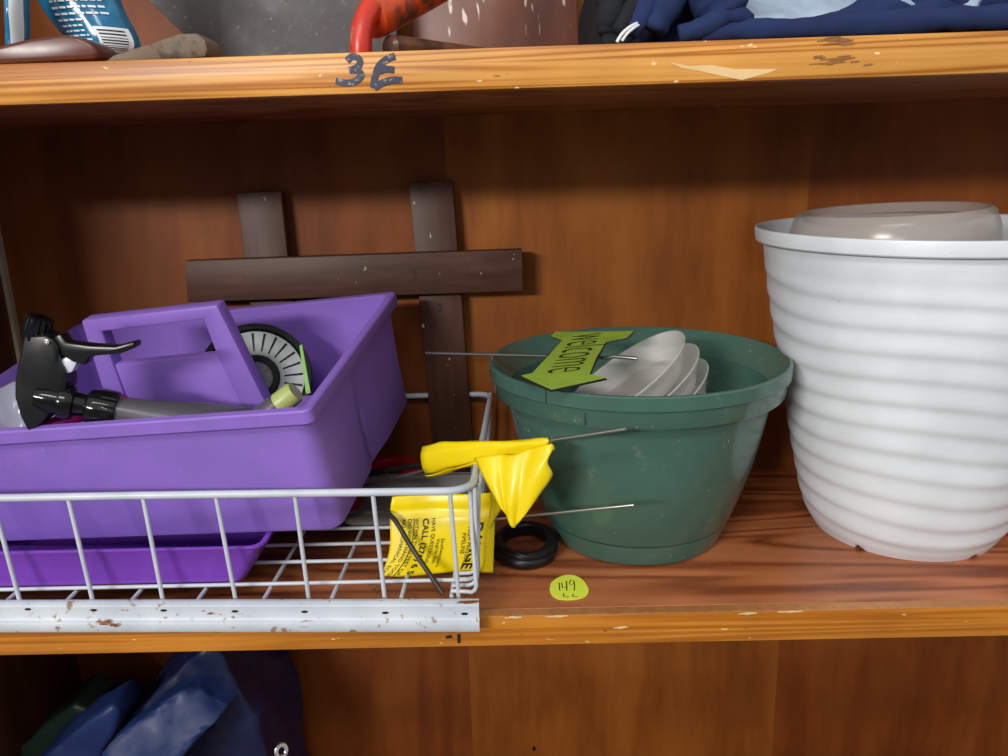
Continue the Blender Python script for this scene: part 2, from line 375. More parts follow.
for a, z0, z1, r in ((-130.0, .1606, .1712, .1370), (-115.7, .146, .1588, .1338)):
    q = box('rim_seam', (r-.002, -.0005, z0), (r, .0005, z1), M_seam, gp); q.rotation_euler = (0, 0, R(a))
# translucent saucers leaning in the pot
tilt = R(35.5)
def saucer(p_hi, Rs, label, hgt=.022):
    ax = Vector((-math.sin(tilt), 0, math.cos(tilt))); ed = Vector((math.cos(tilt), 0, math.sin(tilt)))
    c = Vector(p_hi)-ed*Rs-ax*hgt
    prof = [(0, .0014), (Rs*.70, .0014), (Rs*.74, .002), (Rs*.80, .008), (Rs*.86, hgt*.62), (Rs*.90, hgt*.72), (Rs*.985, hgt), (Rs, hgt), (Rs, hgt-.001), (Rs*.915, hgt*.66), (Rs*.875, hgt*.55), (Rs*.815, .006), (Rs*.75, 0), (0, 0)]
    M4 = Matrix((ed, Vector((0, 1, 0)), ax)).transposed().to_4x4()
    o = lathe('plant_saucer', prof, M_pearl, None, 80, None, 40); M4.translation = c; o.matrix_world = M4
    tag(o, label, 'plant saucer', 'translucent saucers in the green pot'); return o
saucer((0.1493, 0.15, 0.1939), .070, 'top translucent saucer, nearest the welcome sign, leaning in green pot')
saucer((0.1628, 0.152, 0.181), .070, 'middle translucent saucer of the stack leaning in green pot')
saucer((0.172, 0.154, 0.1662), .066, 'bottom translucent saucer of the stack leaning in green pot')

# ================================================================== WHITE POT
WX, WY = .3640, .1530
wp = empty('flower_pot', (WX, WY, 0)); tag(wp, 'tall white plastic pot with wavy ribbed sides', 'flower pot')
prs = [(0.0, .0790), (.008, .0840), (.02, .0900), (.0375, .0950), (.08, .1045), (.147, .1172), (.20, .1285), (.222, .1325), (.262, .1388), (.272, .1396)]
def rad(z):
    for (z0, r0), (z1, r1) in zip(prs, prs[1:]):
        if z <= z1: return r0+(r1-r0)*(z-z0)/(z1-z0)
    return prs[-1][1]
NZ, NA = 150, 144
bm = bmesh.new(); rings = []
phase = lambda a, z: z/.0212+.75*math.sin(a*1.0+2.6)+.32*math.sin(2*a+.6+z*7)+.14*math.sin(3*a-z*14)
for j in range(NZ+1):
    z = .2715*j/NZ; ring = []
    for k in range(NA):
        a = 2*math.pi*k/NA; ph = phase(a, z) % 1.0
        saw = (ph/.34 if ph < .34 else (1-ph)/.66); saw = saw*saw*(3-2*saw)
        fade = min(1, max(0, (.256-z)/.012))*min(1, max(0, (z-.006)/.012))
        r = rad(z)+.0013*(saw-.5)*fade
        zz = z
        if j <= 3:
            for na in (-2.437, -1.163, 2.6-2*math.pi, .6-2*math.pi):
                if abs(a-2*math.pi-na) < .045: zz = max(zz, .0048*(1-(abs(a-2*math.pi-na)/.045)**2))
        ring.append(bm.verts.new((r*math.cos(a), r*math.sin(a), zz)))
    rings.append(ring)
for j in range(NZ):
    for k in range(NA): bm.faces.new((rings[j][k], rings[j][(k+1) % NA], rings[j+1][(k+1) % NA], rings[j+1][k]))
from_bm('ribbed_body', bm, M_white, wp, 180)
lathe('rim', [(.1385, .2690), (.1395, .2712), (.1455, .2718), (.1466, .2730), (.1478, .2825), (.1473, .2842), (.1458, .2846), (.1442, .2836), (.1420, .276), (.1375, .2680)], M_white, wp, 128, closed=True)
lathe('inner_wall', [(.1375, .2680), (.128, .215), (.112, .14), (.0885, .04), (.0775, .012), (0, .012), (0, .009), (.0785, .009)], M_white, wp, 96)
# translucent tub standing in the white pot
tb = lathe('plastic_tub', [(0, 0), (.040, 0), (.044, .004), (.064, .120), (.0790, .235), (.0825, .252), (.0842, .262), (.0838, .272), (.0810, .2815), (.0790, .2865), (.0760, .2885), (.0742, .2880), (.0730, .2840), (.070, .280), (0, .280)], M_smoke, None, 96)
tb.matrix_world = Matrix.Translation((.3405, .150, .0110)) @ Matrix.Rotation(R(-2.6), 4, 'Y')
tag(tb, 'cloudy translucent plastic tub poking out of the white pot', 'tub')

# ================================================================== WOOD FRAME
wf = empty('slatted_frame', (0, 0, 0)); tag(wf, 'dark brown wooden frame of crossed laths leaning on the back panel', 'frame')
prism('crosspiece', [(-0.3437, 0.266, 0.2594), (0.006, 0.266, 0.2612), (0.006, 0.266, 0.2183), (-0.3463, 0.266, 0.216)], (0, .016, 0), M_frame, wf, .0012)
def upright(px_top, w, x_bot, ztop):
    o = [(px_top, .2835, ztop), (px_top+w, .2835, ztop+.0005), (x_bot+w, .2835, .0005), (x_bot, .2835, .0005)]
    return prism('upright', o, (0, .0145, 0), M_framev, wf, .0012)
upright(-.288, .0465, -.2845, .326); upright(-.1092, .0453, -.0975, .3312)
put_text('pencilled_digit', '2', .012, lambda x, y: (-0.1089+x, .2656, 0.2341+y), M_ink, wf)
put_text('pencilled_digit', '2', .012, lambda x, y: (-0.086+x, .2833, 0.2042-y), M_ink, wf)
settle(wf)

# ================================================================== WIRE BASKET
wk = empty('wire_basket', (0, 0, 0)); tag(wk, 'white coated wire basket with a rust-spotted front rail', 'basket')
rim = [(-.548, .003, .1104), (-.30, .003, .1092), (-.060, .003, .1068)]
rim += [(-.060+.022*math.sin(t), .025-.022*math.cos(t), .1068-.0005*t) for t in [R(x) for x in range(15, 91, 15)]]
rim += [(-.0345, .15, .1035), (-.0325, .272, .1005)]
rim += [(-.0485+.016*math.cos(t), .276+.016*math.sin(t), .1003) for t in [R(x) for x in range(15, 91, 15)]]
rim += [(-.30, .292, .1003), (-.548, .292, .1003)]
tube('rim_wire', rim, .0031, M_wire, wk, 12)
fx = [(-0.4093, -0.4054), (-0.3502, -0.3465), (-0.2921, -0.29), (-0.2357, -0.2313), (-0.1747, -0.1727), (-0.1147, -0.1119), (-0.0556, -0.0528)]
for a, b in [(-.528, -.523), (-.468, -.463)]+[tuple(q) for q in fx]:
    tube('front_wire', [(a, .003, .108), (b, .0055, .012)], .0018, M_wire, wk, 8)
for x in (-.548, -.30, -.18): tube('back_wire', [(x, .292, .100), (x+.004, .287, .03), (x+.004, .282, .0205)], .0018, M_wire, wk, 8)
tube('back_wire', curve([(-0.0954, .292, .100), (-0.0962, .289, .035), (-.075, .282, .0205)], 6), .0018, M_wire, wk, 8)
for x in [-0.4733, -0.4203, -0.3702, -0.3164, -0.2623, -0.2087, -0.154, -0.0983]+[-.0585]:
    tube('floor_wire', [(x, .003, .0168), (x+.003, .285, .0168)], .0017, M_wire, wk, 8)
for y in (.0145, .0245, .0345):
    tube('floor_wire', [(-.0585, y, .0202), (-.046, y, .0202)]+[(-.046+.008*math.sin(t), y, .0282-.008*math.cos(t)) for t in (R(30), R(60), R(90))]+[(-.0375, y, .070), (-.0372, y, .104)], .0017, M_wire, wk, 8)
for y in (.0235, .061, .0935, .1255, .158, .191, .224, .257, .284):
    k = .0435-.0345-.0008
    xr = -.0345+.002*y/.284
    tube('floor_wire', [(-.548, y, .0202), (-.046, y, .0202)]+[(-.046+.008*math.sin(t), y, .0282-.008*math.cos(t)) for t in (R(30), R(60), R(90))]+[(xr-.0015, y, .070), (xr, y, .104)], .0017, M_wire, wk, 8)
tube('floor_wire', [(-.0585, .0060, .0202), (-.046, .0045, .0202)]+[(-.046+.008*math.sin(t), .0035-.004*math.sin(t), .0282-.008*math.cos(t)) for t in (R(30), R(60), R(90))]+[(-.0405, .012, .070), (-.041, .018, .105)], .0017, M_wire, wk, 8)
pf = [(-.0055, .0195), (-.0100, .0203), (-.0112, .0198), (-.0112, .0176), (-.0122, .0168), (-.0122, .0065), (-.0132, .0052), (-.0150, .0045), (-.0156, .0030), (-.0156, -.0030), (-.0146, -.0042), (-.0134, -.0042),
      (-.0130, -.0030), (-.0136, .0022), (-.0118, .0042), (-.0106, .0062), (-.0106, .0165), (-.0098, .0185), (-.0055, .0180)]
rl = prism('front_rail', [(-.552, y+.0120, z+.0035) for y, z in pf], (.5160, -.0120, -.0035), M_rail, wk)
for x, z in [(-0.3942, 0.0174), (-0.341, 0.0162), (-0.2848, 0.0154), (-0.228, 0.0141), (-0.1728, 0.0133), (-0.1092, 0.0118), (-0.0473, 0.0104)]:
    prism('slot', [(x+.0028*math.cos(t*math.pi/5), -.0124-.01215*(x+.0385)/.5135*1.0, z+.0011*math.sin(t*math.pi/5)) for t in range(10)], (0, .0003, 0), M_hole, rl)
settle(wk)

# ================================================================== PURPLE TRAY (under the caddy)
def rrect(x0, x1, y0, y1, r, z, n=5):
    o = []
    for cx, cy, a in ((x1-r, y0+r, -90), (x1-r, y1-r, 0), (x0+r, y1-r, 90), (x0+r, y0+r, 180)):
        for k in range(n+1): t = R(a+90*k/n); o.append((cx+r*math.cos(t), cy+r*math.sin(t), z))
    return o
def loft(name, loops, m, parent=None, smooth=35, cap0=True, cap1=True):
    bm = bmesh.new(); L = [[bm.verts.new(p) for p in lp] for lp in loops]; n = len(L[0])
    for A, B in zip(L, L[1:]):
        for k in range(n): bm.faces.new((A[k], A[(k+1) % n], B[(k+1) % n], B[k]))
    if cap0: bm.faces.new(L[0][::-1])
    if cap1: bm.faces.new(L[-1])
    return from_bm(name, bm, m, parent, smooth)
TX0, TX1, TY0, TY1, TZ0, TZ1 = -.500, -.2095, .0175, .215, .0222, .0570
def tl(i, z, r): return rrect(TX0+i, TX1-i, TY0+i*.35, TY1-i*.5, r, z)
pt = loft('plastic_tray', [tl(.022, TZ0, .008), tl(.014, TZ0+.012, .009), tl(.005, TZ1-.004, .009), tl(0, TZ1-.002, .010), tl(0, TZ1, .010), tl(.004, TZ1, .009), tl(.016, TZ0+.012, .008), tl(.024, TZ0+.002, .007)], M_purple2)
tag(pt, 'shallow violet plastic tray lying in the basket under the purple caddy', 'tray')

# ================================================================== PURPLE CADDY
CL = Matrix.Translation((-.1558, -.0040, .1759)) @ (Matrix.Rotation(-.1772, 4, 'Z') @ Matrix.Rotation(-.0962, 4, 'Y') @ Matrix.Rotation(.2196, 4, 'X'))
cW, cL, cH = .2400, .3685, .1165
cd = empty('tool_caddy'); cd.matrix_world = CL
tag(cd, 'purple plastic carrying caddy with a raised centre handle, tilted in the basket', 'caddy')
def cloop(i, z, r, groove=0.0, n=6):
    """rounded rectangle with a vertical groove half-way along both short ends"""
    x0, x1, y0, y1 = -cL+i, -i, i*1.05, cW-i*1.05
    o = []
    def arc(cx, cy, a):
        for k in range(n+1): t = R(a+90*k/n); o.append((cx+r*math.cos(t), cy+r*math.sin(t), z))
    def side(x, s):
        for f, g in ((.36, 0), (.40, .15), (.43, 1), (.46, .95), (.55, .5), (.64, 0)):
            ff = f if s > 0 else 1-f
            o.append((x-s*groove*g, y0+(y1-y0)*ff, z))
    arc(x1-r, y0+r, -90); side(x1, 1); arc(x1-r, y1-r, 0); arc(x0+r, y1-r, 90); side(x0, -1); arc(x0+r, y0+r, 180)
    return o
loops = [cloop(.0105, -cH, .012, .0035), cloop(.0088, -cH+.004, .016, .004), cloop(.0078, -cH+.05, .016, .006), cloop(.0065, -.030, .014, .002), cloop(.006, -.0125, .010), cloop(.0012, -.0125, .008), cloop(0, -.0110, .007), cloop(0, -.0012, .007), cloop(.0012, 0, .006),
         cloop(.0068, 0, .006), cloop(.0080, -.0012, .006), cloop(.0092, -.030, .008, .002), cloop(.0106, -cH+.05, .012, .006), cloop(.0120, -cH+.006, .010, .004), cloop(.015, -cH+.0035, .008, .0035)]
loft('basin', loops, M_purple, cd, 40)
# centre divider with raised hollow handle
yc, th = cW*.5, .0075
def slab(name, quads, m, parent, th=.0075):
    bm = bmesh.new(); vd = {}
    def v(p, y): return vd.setdefault((round(p[0], 5), round(p[1], 5), y), bm.verts.new((p[0], y, p[1])) if (round(p[0], 5), round(p[1], 5), y) not in vd else None) or vd[(round(p[0], 5), round(p[1], 5), y)]
    cnt = {}
    for q in quads:
        for i in range(len(q)):
            a, b = q[i], q[(i+1) % len(q)]; key = frozenset(((round(a[0], 5), round(a[1], 5)), (round(b[0], 5), round(b[1], 5)))); cnt.setdefault(key, []).append((a, b))
        bm.faces.new([v(p, yc-th) for p in q]); bm.faces.new([v(p, yc+th) for p in q][::-1])
    for k, es in cnt.items():
        if len(es) == 1:
            a, b = es[0]; bm.faces.new((v(a, yc-th), v(a, yc+th), v(b, yc+th), v(b, yc-th)))
    bmesh.ops.recalc_face_normals(bm, faces=bm.faces)
    bmesh.ops.bevel(bm, geom=[e for e in bm.edges if len(e.link_faces) == 2 and e.calc_face_angle(0) > .5], offset=.0022, segments=2, affect='EDGES', profile=.5)
    return from_bm(name, bm, m, parent, 40)
zt = .0475; zb = -cH+.003
TL_, TR_ = (-.2530, zt), (-.1165, zt+.0015); htl, htr, hbl, hbr = (-.2370, .0350), (-.1340, .0368), (-.2390, .0005), (-.1330, .0015)
BLo, BRo = (-.2640, -.050), (-.1020, -.046)
B0, B1, b0, b1 = (-.2700, zb), (-.0900, zb), (-.241, zb), (-.131, zb)
pl, pr = (-.2440, zb), (-.1180, zb)
slab('handle', [(TL_, TR_, htr, htl), (TL_, htl, hbl, BLo), (TR_, BRo, hbr, htr), (BLo, hbl, pl, B0), (BRo, B1, pr, hbr)], M_purple, cd)
slab('handle_panel', [((-.2400, .0012), (-.1330, .0022), (-.1185, zb), (-.2440, zb))], M_purple, cd, .0055)
box('divider', (-.101, yc-.0095, zb), (-.0125, yc+.0095, -.052), M_purple, cd, .002)
box('divider', (-cL+.0125, yc-.0095, zb), (-.262, yc+.0095, -.052), M_purple, cd, .002)

# ================================================================== SPRAY BOTTLE
sp = empty('spray_bottle'); tag(sp, 'black trigger spray bottle lying in the purple caddy', 'spray bottle')
yS = .049
bodyo = [(-0.3845, 0.039, 0.2293), (-0.3679, 0.039, 0.2296), (-0.3616, 0.039, 0.2255), (-0.359, 0.039, 0.2175), (-0.3615, 0.039, 0.2079), (-0.3581, 0.039, 0.1997), (-0.3573, 0.039, 0.1907), (-0.3618, 0.039, 0.1785), (-0.3742, 0.039, 0.1672), (-0.3821, 0.039, 0.1591), (-0.395, 0.039, 0.1502), (-0.3991, 0.039, 0.1629), (-0.4009, 0.039, 0.1796), (-0.3984, 0.039, 0.1926), (-0.3919, 0.039, 0.2103)]
prism('head', bodyo, (0, .020, 0), M_black, sp, .0025, 3)
trg = [(-0.3632, 0.0425, 0.2272), (-0.3573, 0.0425, 0.2294), (-0.3538, 0.0425, 0.2221), (-0.3353, 0.0425, 0.2192), (-0.3158, 0.0425, 0.2179), (-0.3002, 0.0425, 0.2215), (-0.3002, 0.0425, 0.2167), (-0.3127, 0.0425, 0.2122), (-0.3327, 0.0425, 0.2111), (-0.3385, 0.0425, 0.2096), (-0.3427, 0.0425, 0.2033), (-0.3517, 0.0425, 0.2068), (-0.3601, 0.0425, 0.2135)]
prism('trigger', trg, (0, .013, 0), M_black, sp, .0016, 2)
prism('piston', [(-0.3647, 0.0445, 0.2066), (-0.3569, 0.0445, 0.2105), (-0.3488, 0.0445, 0.2062), (-0.3542, 0.0445, 0.1982), (-0.361, 0.0445, 0.1959)], (0, .009, 0), mat('white_piston', (205, 212, 224), .3), sp, .001)
lathe('screw', [(0, 0), (.0022, 0), (.0022, .0014), (.0008, .0016), (0, .0010)], M_screw, sp, 16, axis_matrix((-0.366, 0.0388, 0.2245), (0, -1, 0)))
nz0, nz1 = [(-0.3815, 0.049, 0.2255), (-0.3745, 0.049, 0.2421)]
def ribbed(k, dr): return lambda r, z, a: (r-(dr if (int(a/(2*math.pi)*k*2) % 2) else 0), z)
lathe('nozzle', [(0, 0), (.0106, 0), (.0110, .002), (.0104, .013), (.0096, .0175), (.0078, .0185), (.003, .0185), (.003, .015), (0, .015)], M_blackg, sp, 56, axis_matrix(nz0, Vector(nz1)-Vector(nz0)), 30, ribbed(14, .0011))
ax0, ax1 = [(-0.3876, 0.0415, 0.181), (-0.2312, 0.08, 0.1284)]
AXM = axis_matrix(ax0, Vector(ax1)-Vector(ax0))
lathe('neck', [(0, .004), (.0085, .003), (.0115, .012), (.0112, .0195), (.0135, .0205), (.0142, .022), (.0142, .0295), (.0132, .031), (.0098, .032), (.0092, .040), (.0115, .0415), (0, .0415)], M_blackg, sp, 40, AXM)
lathe('collar', [(0, .0395), (.0100, .0395), (.0135, .0420), (.0152, .0460), (.0158, .0500), (.0160, .0600), (.0158, .0625), (.0135, .0630), (0, .0630)], M_blackg, sp, 64, AXM, 30, lambda r, z, a: (r-(.0006 if (z > .0495 and int(a/(2*math.pi)*56) % 4 == 0) else 0), z))
lathe('bottle', [(0, .060), (.0125, .0605), (.0130, .070), (.0150, .090), (.0190, .115), (.0230, .140), (.0245, .160), (.0245, .200), (.0225, .206), (0, .206)], M_grey, sp, 48, AXM)
settle(sp)

# clear bag, pink handle, capped bottle, plant tag, disc inside the caddy
def bagfn(u, v):
    a = Vector((-0.4582, 0.06, 0.18)); b = Vector((-0.4082, 0.066, 0.1873))
    x = a.x+(b.x-a.x)*u; z = .133+.046*math.sin(math.pi*min(1, v*1.05))**.7*(.72+.28*math.cos((u-.75)*2.2))
    y = .058+.050*v-.006*math.sin(u*6)
    w = Vector((x*26, y*26, z*20)); return (x, y+.007*noise.noise(w*1.6), z+.008*noise.noise(w*2.2+Vector((3, 1, 2))))
tag(grid('plastic_bag', bagfn, 26, 18, M_clear, None, .0006), 'crumpled clear plastic bag at the left end of the purple caddy', 'plastic bag')
p0, p1 = [(-0.3952, 0.05, 0.1481), (-0.3604, 0.075, 0.1565)]
tag(lathe('garden_tool', [(0, 0), (.0035, .0004), (.0058, .003), (.0062, .02), (.0055, .035), (.0062, .05), (.0060, .070), (.003, .073), (0, .0735)], M_pink, None, 20, axis_matrix(p0, Vector(p1)-Vector(p0))), 'magenta plastic garden tool beneath the spray bottle neck', 'tool')
sb = empty('small_bottle'); tag(sb, 'small grey bottle with pale green cap in the front of the caddy', 'bottle')
q0, q1 = [(-0.2201, 0.083, 0.1441), (-0.1851, 0.083, 0.1697)]
BM = axis_matrix(q0, Vector(q1)-Vector(q0))
lathe('bottle_body', [(0, -.012), (.0095, -.011), (.0105, -.006), (.0105, .016), (.0085, .020), (0, .020)], M_grey, sb, 28, BM)
lathe('cap', [(0, .0195), (.0095, .0195), (.0103, .0205), (.0098, .0365), (.0085, .0385), (0, .0388)], M_capgreen, sb, 28, BM)
settle(sb)
tgq = [(-0.2007, 0.15, 0.1914), (-0.1983, 0.15, 0.1922), (-0.1866, 0.12, 0.1548), (-0.1907, 0.12, 0.154)]
tag(prism('plant_tag', tgq, (0, .0012, .0004), M_tag), 'narrow green plastic plant tag leaning in front of the slotted disc', 'plant tag')
dk = empty('slotted_disc'); dc = Vector((-0.2514, 0.172, 0.1565))
dk.matrix_world = axis_matrix(dc, (.22, -.90, .42))
tag(dk, 'round black and silver disc with radial slots, standing in the purple caddy', 'disc')
DR = .0525
lathe('rim_ring', [(DR*.86, .002), (DR*.90, .0055), (DR*.985, .0060), (DR, .0048), (DR, -.005), (DR*.93, -.006), (DR*.86, -.002)], M_matt, dk, 72, closed=True)
lathe('face', [(0, -.002), (DR*.87, -.002), (DR*.87, .0012), (DR*.86, .0020), (DR*.50, -.0004), (DR*.44, .0006), (0, .0006)], M_silver, dk, 72)
lathe('hub_ring', [(DR*.30, .0006), (DR*.31, .0046), (DR*.41, .0046), (DR*.43, .0006)], M_matt, dk, 48, closed=True)
lathe('hub', [(0, .0050), (DR*.10, .0048), (DR*.13, .0034), (DR*.27, .0016), (DR*.30, .0008), (0, .0004)], M_silver, dk, 48, None, 30, lambda r, z, a: (r, z+(.0007 if int(a/(2*math.pi)*24) % 2 else 0)))
slot_me = None
for k in range(24):
    if slot_me is None:
        o = prism('slot', [(DR*.50, -.0005, .0003), (DR*.83, -.0010, .0024), (DR*.83, .0010, .0024), (DR*.50, .0005, .0003)], (0, 0, .0004), M_hole, dk); slot_me = o.data
    else:
        o = bpy.data.objects.new('slot', slot_me); COL.objects.link(o); o.parent = dk
    o.rotation_euler = (0, 0, 2*math.pi*k/24)

# ================================================================== THINGS IN THE BASKET
rr = lathe('tape_ring', [(.0195, 0), (.0300, 0), (.0315, .002), (.0315, .013), (.0300, .015), (.0195, .015), (.0185, .013), (.0185, .002)], M_red, None, 64, None, 35, closed=True)
rr.matrix_world = Matrix.Translation((-.140, .238, .0235)) @ Matrix.Rotation(R(6), 4, 'X'); tag(rr, 'red plastic ring lying at the back of the wire basket beside the caddy', 'ring')
rh = tube('hook', curve([(-0.156, 0.1761, 0.03), (-0.158, 0.1543, 0.03), (-0.1627, 0.1383, 0.03), (-0.1696, 0.1296, 0.03)], 5), [.003]*6+[.0045]*5+[.005]*5, M_red, None, 10) if False else prism('red_clip', [(-0.1621, 0.1335, 0.027), (-0.1586, 0.1563, 0.027), (-0.1575, 0.1831, 0.027), (-0.1682, 0.1863, 0.027), (-0.1706, 0.1476, 0.027)], (0, 0, .005), M_red, None, .0012)
tag(rh, 'small red clip on the basket floor below the caddy corner', 'clip')
gt = loft('shallow_dish', [rrect(-.170, -.045, .1265, .205, .012, .0225), rrect(-.175, -.041, .1215, .210, .014, .036), rrect(-.177, -.039, .1195, .212, .015, .037), rrect(-.177, -.039, .1195, .212, .015, .039), rrect(-.172, -.044, .1245, .207, .012, .039), rrect(-.168, -.048, .1285, .203, .010, .026)], M_greytray)
tag(gt, 'shallow grey plastic dish on the basket floor behind the printed flag', 'dish')
bw = curve([(-0.1993, 0.09, 0.0392), (-0.1547, 0.075, 0.0547), (-0.1227, 0.06, 0.0654), (-0.1079, 0.046, 0.066), (-0.0913, 0.03, 0.0463), (-0.066, 0.012, 0.0142)], 6)
tag(tube('bent_rod', bw, .0022, M_dsteel, None, 8), 'dark bent metal rod reaching down to the basket floor near the rail', 'rod')
rb = [(-0.1965, 0.2, 0.0395), (-0.0944, 0.17, 0.0658)]
tag(tube('dark_rod', rb, .0028, M_dsteel, None, 8), 'straight dark rod across the basket behind the rolled yellow flag', 'rod')

# --- rolled yellow flag on a wire
f1 = empty('marker_flag'); tag(f1, 'plain yellow marker flag rolled round its wire over the basket corner', 'flag')
wA, wB, wC, wD = [Vector(p) for p in [(-0.1704, 0.15, 0.0478), (-0.0849, 0.092, 0.0899), (0.0227, 0.03, 0.1362), (0.0784, 0.002, 0.1537)]]
tube('wire', [wA, wB, wC, wD], .0013, M_steel, f1, 8)
cB, cC = [Vector(p) for p in [(-0.0835, 0.092, 0.0983), (0.0219, 0.03, 0.1329)]]
def roll(u, v):
    ax = cB.lerp(cC, u)+Vector((0, 0, .0022*math.sin(math.pi*u)))
    dr = (cC-cB).normalized(); s1_ = dr.cross(Vector((0, 0, 1))).normalized(); s2_ = s1_.cross(dr)
    ang = v*1.8*2*math.pi+.6*u+.4; g = .62+.38*v
    hv = (.0150-.0095*u+.0014*math.sin(u*7))*g; hd = (.0075-.003*u)*g
    w = Vector((u*6, math.cos(ang)*1.5, math.sin(ang)*1.5)); k = 1+.16*noise.noise(w)+.05*math.sin(ang*3+u*9)
    sq = lambda q: math.copysign(abs(q)**.8, q)
    return ax+dr*(.0016*math.sin(ang*2)*(1 if u < .5 else 1.5))*(abs(u-.5)*2)+(s1_*sq(math.cos(ang))*hd+s2_*sq(math.sin(ang))*hv)*k
grid('rolled_sheet', roll, 20, 70, M_yellow, f1, .0004)
tA, tB, tC, tD = [Vector(p) for p in [(-0.0386, 0.046, 0.1171), (0.0215, 0.02, 0.1369), (-0.0065, 0.012, 0.0715), (0.0216, 0.014, 0.1078)]]
def tail(u, v):
    wob = Vector((.0020*math.sin(v*9+1)*max(0, u-.6)/.4, 0, 0))
    a = tA.lerp(tB, u); 
    e = tC.lerp(tD, max(0, (u-.55)/.45)**1.6) if u > .55 else tC.lerp(tC+Vector((-.010, .006, .012)), (.55-u)/.55)
    p = a.lerp(e, v); fold = .0055*math.sin(u*8.5+v*1.2)*(1-.35*v)
    return p+wob+Vector((.2*fold, -abs(fold)*.9-.004*math.sin(math.pi*v), .3*fold+.0015*noise.noise(Vector((u*4, v*4, 3)))))
grid('hanging_corner', tail, 22, 22, M_yellow, f1, .0004)
settle(f1)
# --- printed yellow flag
f2 = empty('marker_flag'); tag(f2, 'yellow marker flag with black printed gas pipeline warning inside the basket', 'flag')
c00, c10, c11, c01 = [Vector(p) for p in [(-0.1204, 0.04, 0.0162), (-0.0264, 0.0425, 0.0164), (-0.022, 0.056, 0.0828), (-0.1065, 0.06, 0.0796)]]
def fl(u, v, off=0):
    p = c00.lerp(c10, u).lerp(c01.lerp(c11, u), v)
    bend = .0035*math.sin(v*math.pi)*math.sin(u*math.pi)-.004*math.exp(-((v-.80)/.06)**2)*.6
    crease = .0022*math.sin(u*7+v*2.5)
    return p+Vector((.003*math.sin(v*5)*(1-u), -bend-crease-off, 0))
grid('printed_sheet', fl, 40, 30, M_yellow, f2, .0004)
fwid = (c10-c00).length; fhei = (c01-c00).length
def tmap(u0, v0, lean):      # text runs down the sheet, letter tops face right
    return lambda x, y: fl(u0+y/fwid-lean*(x/fhei)**2, v0-x/fhei, .0009)
for s, size, u0, v0, lean, b in (('HAVE QUESTIONS', .0046, .400, .715, .16, 0), ('CALL (276) 6 5', .0074, .315, .715, .20, .00012), ('WITHIN TWO FEET OF MAR', .0046, .240, .72, .24, 0), ('DIG WITH HAND TOOLS ON', .0046, .175, .72, .26, 0), ('NO MECHANICAL EQUIPME', .0046, .118, .72, .28, 0),
                                 ('Southwestern', .0044, .490, .46, .2, 0), ('Virginia Gas', .0044, .445, .46, .2, 0), ('HIGH PRESSURE', .0050, .745, .61, .14, 0), ('PIPELINE', .0050, .690, .53, .14, 0), ('DANGE', .0122, .800, .665, .26, .0003)):
    put_text('printed_words', s, size, tmap(u0, v0, lean), M_ink, f2, b)
strokes('underline', [[(x*.001, -.0009) for x in range(0, 68, 4)]], .0006, tmap(.240, .72, .24), M_ink, f2)
wv = [Vector(p) for p in [(-0.0244, 0.052, 0.0598), (-0.0066, 0.036, 0.069), (0.0856, 0.006, 0.0905)]]
tube('wire', wv, .0013, M_steel, f2, 8)
def ear(u, v):
    a = Vector((-0.0267, 0.047, 0.0867)).lerp(Vector((-0.0147, 0.05, 0.0753)), u); b = Vector((-0.0285, 0.045, 0.0555))
    p = a.lerp(b, v); return p+Vector((0, .002*math.sin(u*6)*(1-v), 0))
grid('folded_corner', ear, 8, 8, M_yellow, f2, .0004)
settle(f2)
# --- welcome sign
sg = empty('garden_sign'); tag(sg, 'green banner-shaped garden sign reading welcome, lying across the green pot', 'sign')
sy0, sz0, sy1, sz1 = .025, .1775, .17, .1935
SGP = [(0.0342, 0.1682, 0.1933), (0.0702, 0.1651, 0.193), (0.108, 0.1648, 0.1929), (0.0989, 0.1452, 0.1908), (0.079, 0.1357, 0.1897), (0.0666, 0.0924, 0.1849), (0.0564, 0.0537, 0.1807), (0.0691, 0.0462, 0.1798), (0.0469, 0.0351, 0.1786), (0.0239, 0.0243, 0.1774), (0.012, 0.0396, 0.1791), (0.0004, 0.0555, 0.1809), (0.0094, 0.0604, 0.1814), (0.024, 0.1032, 0.1861), (0.0393, 0.1446, 0.1907), (0.029, 0.1568, 0.192)]
prism('sign_back', SGP, (0, 0, .0012), M_signk, sg)
cen = sum((Vector(p) for p in SGP), Vector())/len(SGP)
inner = [Vector(p)+(cen-Vector(p)).normalized()*.0016+Vector((0, 0, .0013)) for p in SGP]
prism('sign_face', inner, (0, 0, .0004), M_signg, sg)
tw0 = Vector(SGP[1])*.55+Vector(SGP[3])*.45; tw0 = (0.05, 0.1551, 0.1919); tw1 = (0.0187, 0.0498, 0.1802)
tdir = (Vector(tw1)-Vector(tw0)); tlen = tdir.length; tdir.normalize(); tnor = Vector((.985, .17, .02)).normalized()
put_text('lettering', 'welcome', .036, lambda x, y: Vector(tw0)+tdir*(x*tlen/.142)+tnor*(y*1.75)+Vector((0, 0, .0021)), M_signk, sg, -.0006)
tube('stake_wire', [(-0.0915, 0.205, 0.1689), (0.0239, 0.15, 0.1759), (0.0755, 0.112, 0.1817)], .0016, M_steel, sg, 8)
tube('stake_end', [(0.0739, 0.113, 0.1806), (0.0819, 0.108, 0.1839), (0.1005, 0.1, 0.1835)], .0017, M_steel, sg, 8)
settle(sg)
